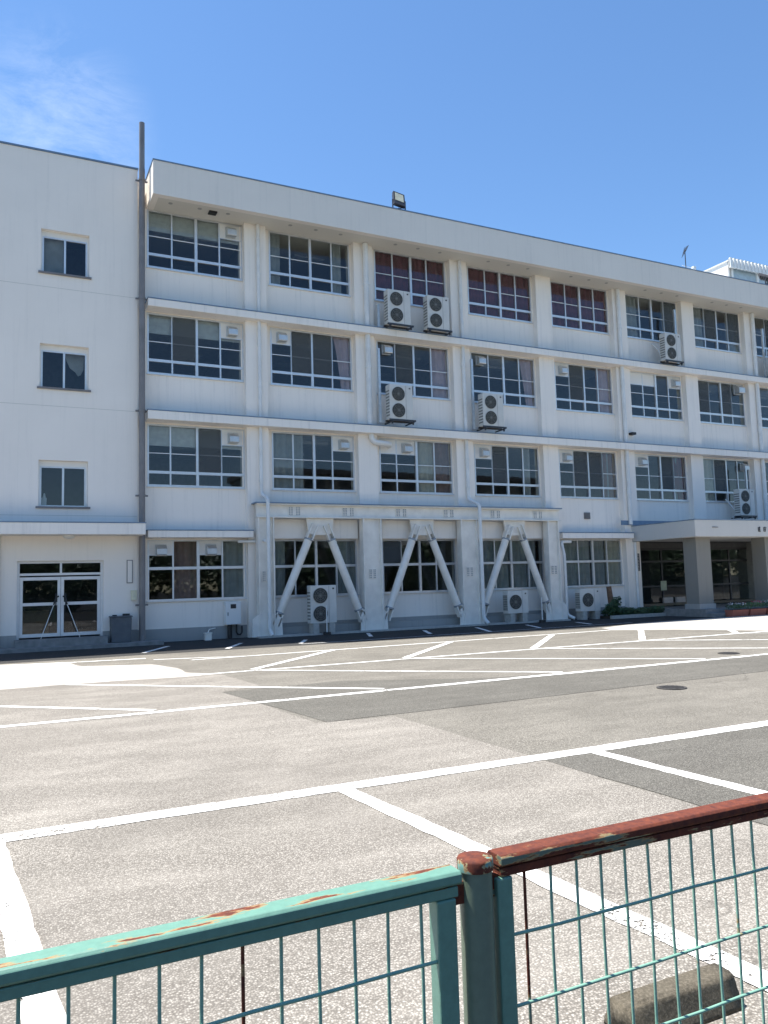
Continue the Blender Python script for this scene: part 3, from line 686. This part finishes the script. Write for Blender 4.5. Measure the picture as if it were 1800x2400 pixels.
for k, xc in enumerate((1.45, 5.42, 9.50)):
    mb = MB(); mb.prism([(xc-.50, 3.928), (xc+.50, 3.928), (xc+.42, 3.42), (xc+.22, 3.36), (xc-.22, 3.36), (xc-.42, 3.42)], 'y', -.66, -.60); obj('top_gusset', mb, 'steel_grey', BF)
    ends = ((-.22, .50), (3.08, 3.86), (7.08, 7.86))
    xl = (-.22, 3.86, 7.86)[k]; xr = (2.98, 6.98, 10.98)[k]
    for s, xb in ((-1, xl), (1, xr)):
        a = Vector((xc+s*.20, -.63, 3.72)); b = Vector((xb, -.63, .38)); d = (b-a).normalized()
        p0, p1 = a+d*.55, b-d*.42
        mb = MB(); mb.tube([p0, p1], .138, 16); br = obj('brace', mb, 'steel_grey', BF)
        for e, q in ((p0, a), (p1, b)):
            dd = (q-e).normalized(); mb = MB(); mb.tube([e-dd*.04, e+dd*.02], .155, 16); obj('collar', mb, 'steel_bolt', br)
            n = Vector((dd.z, 0, -dd.x)); mb = MB()
            for off in (-.10, .10):
                c = [e+n*(off-.018), e+n*(off+.018), q+n*(off+.018), q+n*(off-.018)]
                mb.prism([(v.x, v.z) for v in c], 'y', -.76, -.50)
            obj('fork_plate', mb, 'steel_grey', br)
for k in range(3):                                                     # infill wall above the ground floor windows
    mb = MB(); mb.box(.0+4.05*k-.1, 3.0+4.05*k, -.34, -.305, 3.26, 3.92); obj('infill_panel', mb, 'wall', BF)
mb = MB(); mb.box(-.2, 11.0, -.30, -.052, .06, .30); obj('base_panel', mb, 'plinth', BF)

# ------------------------------------------------------------------ air conditioners
def ac_unit(x, z, label, group, fans=2, yf=-.92, wd=.93, h=1.30, stand='rail', conduit=None, side=True):
    dp = .34
    o = empty('air_conditioner', (x+wd/2, yf+dp/2, z), label, 'air conditioner', group)
    mb = MB(); mb.box(x, x+wd, yf, yf+dp, z+.03, z+h); obj('casing', mb, 'ac_body', o, .015)
    mb = MB(); mb.box(x+wd*.70, x+wd*.702+.004, yf-.003, yf+.002, z+.05, z+h-.02); mb.box(x+wd*.84, x+wd*.91, yf-.004, yf+.002, z+h-.14, z+h-.09); obj('panel_seam', mb, 'ac_dark', o)
    mb = MB()
    for k in range(9): mb.box(x-.006, x+.0, yf+.04, yf+dp-.03, z+.15+k*(h-.3)/9, z+.15+k*(h-.3)/9+.05)
    obj('coil_grille', mb, 'ac_wire', o)
    r = .255 if fans == 2 else .27; cx = x+wd*.37
    zs = [z+h*.27, z+h*.735] if fans == 2 else [z+h*.52]
    for zc in zs:
        mb = MB(); mb.disc((cx, zc), r, yf-.010, yf+.001, 32); fg = obj('fan_opening', mb, 'ac_dark', o)
        mb = MB()
        for q in (.28, .52, .76, .99): mb.ring((cx, zc), yf-.022, r*q, .006, 28, 5)
        for a in range(8):
            t = a*math.pi/4; mb.tube([(cx+r*.1*math.cos(t), yf-.025, zc+r*.1*math.sin(t)), (cx+r*math.cos(t), yf-.018, zc+r*math.sin(t))], .005, 5)
        mb.disc((cx, zc), r*.16, yf-.032, yf-.018, 16); obj('fan_guard', mb, 'ac_wire', fg)
    mb = MB(); 
    if stand == 'rail':
        mb.box(x-.03, x+wd+.10, yf-.02, yf+.03, z-.035, z+.028); mb.box(x-.03, x+wd+.10, yf+dp-.05, yf+dp, z-.035, z+.028)
        for q in (x+.06, x+wd-.02):
            mb.box(q, q+.05, yf-.04, -.31, z-.075, z-.036); mb.box(q+.002, q+.048, yf+.0, yf+.05, z-.14, z-.075)
        obj('bracket', mb, 'dark_metal', o)
    else:
        for q in (x+.08, x+wd-.28): obj('concrete_foot', MB().box(q, q+.2, yf-.02, yf+dp+.05, .062 if x < 11 else .006, z+.029), 'concrete', o)
    sd_ = random.Random(label); hx = x+wd*(.95 if not conduit or conduit[0] < x else .06); hz = z+h*.28
    mb = MB(); mb.tube([(hx, yf+dp-.02, hz), (hx+.03, yf+dp+.06, hz-.02), (hx+.05*sd_.random(), yf+dp+.14, hz+.10+.3*sd_.random()), (hx+.02, -.06, hz+.35+.3*sd_.random())], .028, 8); mb.tube([(hx-.1, yf+dp-.02, z+.08), (hx-.1, yf+dp+.05, z+.02), (hx-.08, yf+dp+.06, max(.07, z-.10))], .012, 6); obj('hose', mb, 'pipe_white', o)
    if conduit:
        cxp, z1 = conduit
        mb = MB(); mb.box(cxp-.045, cxp+.045, yf+dp+.04, yf+dp+.12, z-.02, z1); mb.box(cxp-.05, x+.1, yf+dp+.045, yf+dp+.115, z-.06, z+.03); obj('conduit', mb, 'galvanised', o)
    return o
GA = 'air conditioners hung on the school front'
ac_unit(4.17, 11.04, 'double fan air conditioner below red curtains, left of the top floor pair', GA, conduit=(3.97, 11.85))
ac_unit(5.82, 11.04, 'double fan air conditioner below red curtains, right of the top floor pair', GA)
ac_unit(4.13, 7.50, 'double fan air conditioner under the third floor window directly below the top pair', GA, conduit=(3.93, 10.2))
ac_unit(8.10, 7.50, 'double fan air conditioner on third floor, right beside a long silver conduit and downpipe', GA, conduit=(7.92, 10.2))
ac_unit(17.75, 11.05, 'double fan air conditioner alone on the top floor right of the red curtained windows', GA, conduit=(18.85, 13.6), h=1.25)
ac_unit(21.75, 4.24, 'double fan air conditioner standing just above the entrance canopy', GA, h=1.24, conduit=(22.75, 6.6))
ac_unit(24.75, 11.05, 'double fan air conditioner cut by the right edge on the top floor', GA, h=1.25, conduit=(24.6, 13.4))
ac_unit(.92, .36, 'tall double fan air conditioner on the ground under the left brace', 'air conditioners on the ground', yf=-1.0, h=1.29, stand='foot')
ac_unit(8.80, .36, 'single fan air conditioner on the ground under the right brace', 'air conditioners on the ground', fans=1, yf=-1.0, h=.88, stand='foot')
ac_unit(12.25, .30, 'single fan air conditioner on the ground between the frame and a hedge', 'air conditioners on the ground', fans=1, yf=-1.0, wd=1.0, h=.92, stand='foot')
for x, z0, z1, y, lb in ((1.42, .07, .98, -1.15, 'thin white marker pole before the tall ground air conditioner'), (10.24, .07, .95, -1.15, 'thin white marker pole right of the single fan air conditioner')):
    o = empty('marker_pole', (x, y, .062), lb, 'pole', 'marker poles along the frame')
    mb = MB(); mb.tube([(x, y, .08), (x, y, z1)], .022, 8); obj('pole', mb, 'pipe_white', o)
    mb = MB(); mb.prism([(x+.13*math.cos(a*math.pi/6), y+.13*math.sin(a*math.pi/6)) for a in range(12)], 'z', .008, .10); obj('pole_base', mb, 'black', o)
# meter box and plumbing by the ground floor wall
UB = empty('utility_box', (-1.5, -.2, .46), 'pale grey wall cabinet with small window under the leftmost ground floor window', 'cabinet')
mb = MB(); mb.box(-1.76, -1.25, -.32, -.052, .46, 1.20); obj('cabinet_body', mb, 'panel_white', UB, .01)
mb = MB(); mb.box(-1.60, -1.42, -.33, -.321, .98, 1.12); obj('cabinet_window', mb, 'black', UB)
mb = MB(); mb.box(-1.70, -1.68, -.335, -.321, .75, .86); obj('handle', mb, 'black', UB)
mb = MB(); mb.tube([(-1.60, -.18, .46), (-1.60, -.18, .02)], .075, 10); mb.tube([(-1.38, -.2, .46), (-1.38, -.2, .2), (-1.34, -.2, .13), (-1.25, -.2, .12), (-1.2, -.2, .2), (-1.2, -.2, .40)], .03, 8); obj('cable_duct', mb, 'black', UB)
mb = MB(); mb.box(-2.47, -2.27, -.5, -.3, .006, .22); mb.box(-2.49, -2.25, -.52, -.28, .221, .245); mb.tube([(-2.37, -.4, .24), (-2.30, -.3, .34), (-2.05, -.1, .36)], .018, 8); tag(obj('drain_box', mb, 'steel_grey'), 'small grey-green drain box standing on the ground below the leftmost window', 'drain box')

# ------------------------------------------------------------------ roof equipment
def floodlight(x, y, z, tilt, label, rz=0.):
    o = empty('floodlight', (x, y, z), label, 'floodlight', 'floodlights on the parapet')
    def at(mb, m, nm, par=None):
        me = mb.mesh(nm, m); q = bpy.data.objects.new(nm, me); COL.objects.link(q); q.parent = par or o; WL[q.name] = WL[o.name]; return q
    at(MB().box(-.06, .06, -.06, .06, -.06, .06).box(-.25, -.22, -.02, .02, .03, .36).box(.22, .25, -.02, .02, .03, .36).box(-.25, .25, -.02, .02, .03, .06), 'dark_metal', 'bracket')
    h = at(MB().box(-.21, .21, -.05, .05, -.27, .31), 'dark_metal', 'lamp_housing'); h.location = (0, 0, .36); h.rotation_euler = (math.radians(-tilt), math.radians(9), 0)
    g_ = at(MB().box(-.155, .155, -.058, -.05, -.10, .25), 'lamp_glass', 'lamp_glass', h)
    mb = MB()
    for k in range(6): mb.box(-.2, .2, .05, .10, -.22+k*.085, -.205+k*.085)
    at(mb, 'dark_metal', 'cooling_fin', h); o.rotation_euler.z = rz; o.scale = (1.1, 1.1, 1.1)
    return o
floodlight(4.68, -1.05, 15.33, 22, 'black floodlight tilted on the roof edge above the middle of the school')
floodlight(24.45, -1.05, 15.33, 60, 'floodlight on the roof edge at the far right', .5)
mb = MB(); mb.tube([(3.62, -.7, 14.4), (3.62, -.7, 15.36)], .05, 10); mb.tube([(3.62, -.7, 15.36), (3.62, -.7, 15.40), (3.62, -.7, 15.46), (3.62, -.7, 15.49)], [.15, .16, .12, .03], 16); tag(obj('roof_vent_cap', mb, 'panel_white'), 'small white vent cap peeping over the roof edge left of the floodlight', 'vent cap')
AN = empty('antenna', (21.45, 1.0, 14.46), 'thin television antenna mast on the roof left of the rooftop shed', 'antenna')
mb = MB(); mb.tube([(21.45, 1, 14.46), (21.45, 1, 17.45)], .022, 7); obj('mast', mb, 'dark_metal', AN)
mb = MB(); mb.tube([(21.1, .8, 17.15), (21.85, 1.2, 17.68)], .012, 6)
for t in (0, .18, .36, .54, .72, .88, 1):
    p = Vector((21.1, .8, 17.15)).lerp(Vector((21.85, 1.2, 17.68)), t); mb.tube([p+Vector((.0, -.1, .22-.1*t)), p-Vector((.0, -.1, .22-.1*t))], .008, 5)
obj('boom', mb, 'dark_metal', AN)
mb = MB(); mb.tube([(21.2, 1, 16.62), (22.0, 1, 16.58)], .01, 5); mb.box(21.9, 22.06, .93, 1.07, 16.52, 16.68); obj('preamplifier', mb, 'pipe_white', AN)
PH = empty('rooftop_shed', (33, 6, 14.46), 'white rooftop shed with ribbed eave and glazed front at the right edge', 'shed')
mb = MB(); mb.box(26.86, 26.98, 3.02, 14, 14.47, 18.5); mb.box(26.98, 40, 13.8, 14, 14.47, 18.5); obj('shed_wall', mb, 'wing_wall', PH)
mb = MB(); mb.box(26.8, 40, 2.9, 14.1, 18.5, 18.56); obj('shed_roof', mb, 'panel_white', PH)
mb = MB()
for k in range(44): mb.box(26.82+k*.28, 26.98+k*.28, 2.80, 2.90, 18.12, 18.66)
mb.box(26.82, 40, 2.86, 2.93, 18.16, 18.6); obj('ribbed_eave', mb, 'panel_white', PH)
for k in range(6):
    mb = MB(); mb.box(27.15+k*2.0, 27.3+k*2.0, 3.05, 3.2, 14.47, 18.49); obj('shed_post', mb, 'panel_white', PH)
    mb = MB(); mb.box(27.31+k*2.0, 29.14+k*2.0, 3.10, 3.14, 14.6, 17.3); mb.box(27.31+k*2.0, 29.14+k*2.0, 3.10, 3.14, 17.34, 18.45); obj('shed_pane', mb, 'pane_blue', PH)

# ------------------------------------------------------------------ planting by the entrance
def leaves(x0, x1, y0, y1, z0, zt, n, s, m, rr):
    mb = MB()
    for _ in range(n):
        c = Vector((x0+(x1-x0)*rr.random(), y0+(y1-y0)*rr.random(), 0)); c.z = z0+(zt-z0)*(.25+.75*rr.random()**.6)*(.75+.25*math.sin(c.x*5.1)*math.cos(c.x*2.3))
        a = Vector((rr.uniform(-1, 1), rr.uniform(-1, 1), rr.uniform(-.6, .6))).normalized()*s*(.6+.8*rr.random()); b = a.orthogonal().normalized()*s*.5
        mb.quad(*[tuple(q) for q in (c-a, c+b, c+a, c-b)])
    return mb
rr = random.Random(5)
HG = empty('hedge', (14.6, -1.15, 0), 'low dark clipped hedge along the wall left of the entrance', 'hedge')
obj('foliage', leaves(13.45, 16.2, -1.5, -.75, .0, .46, 2600, .06, 'leaf', rr), 'leaf', HG)
mb = MB(); mb.box(13.4, 16.15, -1.45, -.7, .006, .10); obj('soil_bed', mb, 'soil', HG)
mb = MB(); mb.box(13.3, 16.15, -1.58, -1.46, .006, .14); obj('edging', mb, 'concrete', HG)
SH = empty('shrub', (13.55, -1.35, 0), 'small dark leafy shrub at the left end of the hedge', 'shrub')
obj('foliage', leaves(13.25, 13.75, -1.65, -1.25, .05, .92, 700, .06, 'leaf', rr), 'leaf', SH)
mb = MB(); mb.tube([(13.5, -1.42, .0), (13.5, -1.42, .6)], [.03, .012], 7); obj('stem', mb, 'bark', SH)
ST = empty('tree_stump', (13.85, -.95, 0), 'brown pollarded trunk standing behind the hedge', 'tree trunk')
mb = MB(); mb.tube([(13.87, -.95, .0), (13.86, -.95, .5), (13.80, -.95, .95), (13.78, -.93, 1.28)], [.15, .12, .11, .10], 12); obj('trunk', mb, 'bark', ST)
for k in range(5):
    x = 16.75+k*.98; 
    o = empty('planter', (x+.4, -4.18, 0), ['terracotta planter with white flowers nearest the porch column', 'terracotta planter second from the porch column', 'terracotta planter third from the porch column', 'terracotta planter with red flowers fourth from the porch column', 'terracotta planter last of the row at the right edge'][k], 'planter', 'planters before the entrance')
    mb = MB(); mb.prism([(-4.32, .006), (-4.04, .006), (-3.98+.0, .26), (-4.38, .26)], 'x', x, x+.86); obj('trough', mb, 'terracotta', o)
    mb = MB(); mb.box(x+.03, x+.83, -4.33, -4.03, .255, .268); obj('soil', mb, 'soil', o)
    obj('foliage', leaves(x+.02, x+.84, -4.42, -3.96, .24, .55, 240, .045, 'leaf', rr), 'leaf_light' if k % 2 else 'leaf', o)
    obj('flowers', leaves(x+.05, x+.82, -4.4, -3.98, .40, .60, 40, .028, 'petal', rr), 'petal' if k in (0, 2, 4) else 'petal_red', o)

# ------------------------------------------------------------------ wheel stop
mb = MB(); mb.prism([(-23.575, .006), (-23.395, .006), (-23.43, .108), (-23.45, .12), (-23.515, .12), (-23.535, .112)], 'x', -6.44, -5.93)
bm = bmesh.new(); me = mb.mesh('wheel_stop', 'wheel_stop'); bm.from_mesh(me)
bmesh.ops.subdivide_edges(bm, edges=bm.edges, cuts=7, use_grid_fill=True)
for v in bm.verts:
    if v.co.z > .01: v.co += Vector((R()-.5, R()-.5, R()-.5))*.0025
    if v.co.x < -6.36 and v.co.z > .05: v.co.z -= .012*R()
bm.to_mesh(me); bm.free(); [setattr(p, 'use_smooth', True) for p in me.polygons]; tag(put('wheel_stop', me), 'worn brown concrete wheel stop behind the wire fence', 'wheel stop')

# ------------------------------------------------------------------ rusty mesh fence at the near side of the car park
YF = -24.29
FE = empty('mesh_fence', (-7.49, YF, 0), 'waist high green wire mesh fence with rusting rails and post', 'fence')
def rail(x0, x1, zt, zm, zb, m):
    mb = MB(); c = .006
    mb.prism([(YF, zm+c), (YF+c, zm), (YF+.052, zm), (YF+.058, zm+c), (YF+.058, zt-c), (YF+.052, zt), (YF+c, zt), (YF, zt-c)], 'x', x0, x1)
    o = obj('top_rail', mb, m, FE, .002)
    mb = MB(); mb.prism([(YF+.010, zb), (YF+.046, zb), (YF+.046, zm-.004), (YF+.010, zm-.004)], 'x', x0+.004, x1-.004); obj('under_rail', mb, m, FE, .003)
    mb = MB(); mb.box(x0+.002, x1-.002, YF+.016, YF+.040, zm-.006, zm+.002); obj('rail_weld', mb, 'fence_rust', o)
rail(-9.52, -7.545, 1.0, .972, .946, 'fence_green'); rail(-7.445, -5.45, 1.013, .988, .965, 'fence_rust')
def stile(x0, x1, zt, m='fence_green'): 
    mb = MB(); mb.box(x0, x1, YF+.008, YF+.048, .06, zt); obj('side_frame', mb, m, FE, .004)
stile(-7.602, -7.556, .945); stile(-7.452, -7.412, .964); stile(-9.5, -9.46, .945); stile(-5.5, -5.46, .964)
def wire(pts, m='fence_wire', r=.0036): 
    mb = MB(); mb.tube(pts, r, 7); obj('wire', mb, m, FE)
rw = random.Random(9)
def vwires(xs, zt, rusts=()):
    for k, x in enumerate(xs):
        b = [(rw.random()-.5)*.004 for _ in range(4)]
        wire([(x+b[0]*.3, YF+.026, zt), (x+b[0], YF+.026+b[2], .78), (x+b[1], YF+.026+b[3], .45), (x+b[1], YF+.026, .07)], 'wire_rust' if k in rusts else 'fence_wire')
lx = [-7.632-.0757*k for k in range(24)]; vwires(lx, .947, (5, 14))
rx = [-7.369+.0725*k for k in range(26)]; vwires(rx, .966, (0,))
for z in (.822, .676, .53, .384, .238, .092):
    n = 14
    wire([(-9.47+(1.88)*i/n, YF+.019, z+(rw.random()-.5)*.004) for i in range(n+1)], r=.0038)
    wire([(-7.42+(1.93)*i/n, YF+.019, z+.014+(rw.random()-.5)*.004) for i in range(n+1)], r=.0038)
mb = MB()
def post(x):
    mb = MB(); mb.tube([(x, YF+.03, .0), (x, YF+.03, .998)], .036, 22); o = obj('post', mb, 'fence_post', FE)
    mb = MB(); mb.tube([(x, YF+.03, .988), (x, YF+.03, 1.008), (x, YF+.03, 1.013), (x, YF+.03, 1.016)], [.0395, .0395, .037, .012], 22); obj('post_cap', mb, 'fence_cap', o)
    for z in (.95, .12):
        mb = MB(); mb.box(x-.075, x+.075, YF+.022, YF+.036, z-.025, z+.02); mb.tube([(x-.06, YF+.012, z), (x-.06, YF+.05, z)], .009, 8); obj('bolt_bracket', mb, 'fence_rust', o)
for x in (-7.494, -9.56, -5.40): post(x)

# ------------------------------------------------------------------ what stands across the road behind the camera (seen in the window glass)
rb = random.Random(21); mb = MB()
for k in range(44):
    cx, cy_ = -45+k*3.1+rb.uniform(-1.2, 1.2), -55+rb.uniform(-4, 3); hh = rb.uniform(6, 11.5); rx_ = rb.uniform(2.4, 3.8)
    for _ in range(1700):
        d = Vector((rb.gauss(0, 1), rb.gauss(0, 1), rb.gauss(0, 1))).normalized()*rb.random()**.35
        c = Vector((cx+d.x*rx_, cy_+d.y*rx_, hh*.5+d.z*hh*.5)); a = Vector((rb.uniform(-1, 1), rb.uniform(-1, 1), rb.uniform(-1, 1))).normalized()*rb.uniform(.14, .36); b = a.orthogonal().normalized()*a.length*.6
        mb.quad(*[tuple(q) for q in (c-a, c+b, c+a, c-b)])
    mb.tube([(cx, cy_, 0), (cx, cy_, hh*.6)], [.22, .1], 7)
tag(obj('tree_belt', mb, 'leaf'), 'belt of trees across the road, dark in the window reflections', 'trees', kind='stuff')
HB = empty('apartment_building', (38, -66, 0), 'beige apartment block across the road, mirrored in the second floor windows', 'building')
mb = MB(); mb.box(18, 60, -72, -62, 0, 15); obj('wall', mb, 'house_wall', HB)
mb = MB(); mb.box(17.6, 60.4, -72.4, -61.4, 15.002, 15.6); obj('roof', mb, 'roof_tile', HB)
for f_ in range(5):
    for k in range(9): obj('window', MB().box(20+k*4.4, 22.4+k*4.4, -62.0, -61.92, 1.2+f_*2.9, 2.7+f_*2.9), 'room_dark', HB)
    obj('balcony', MB().box(19, 59, -61.995, -60.9, .2+f_*2.9, 1.05+f_*2.9), 'panel_white', HB)
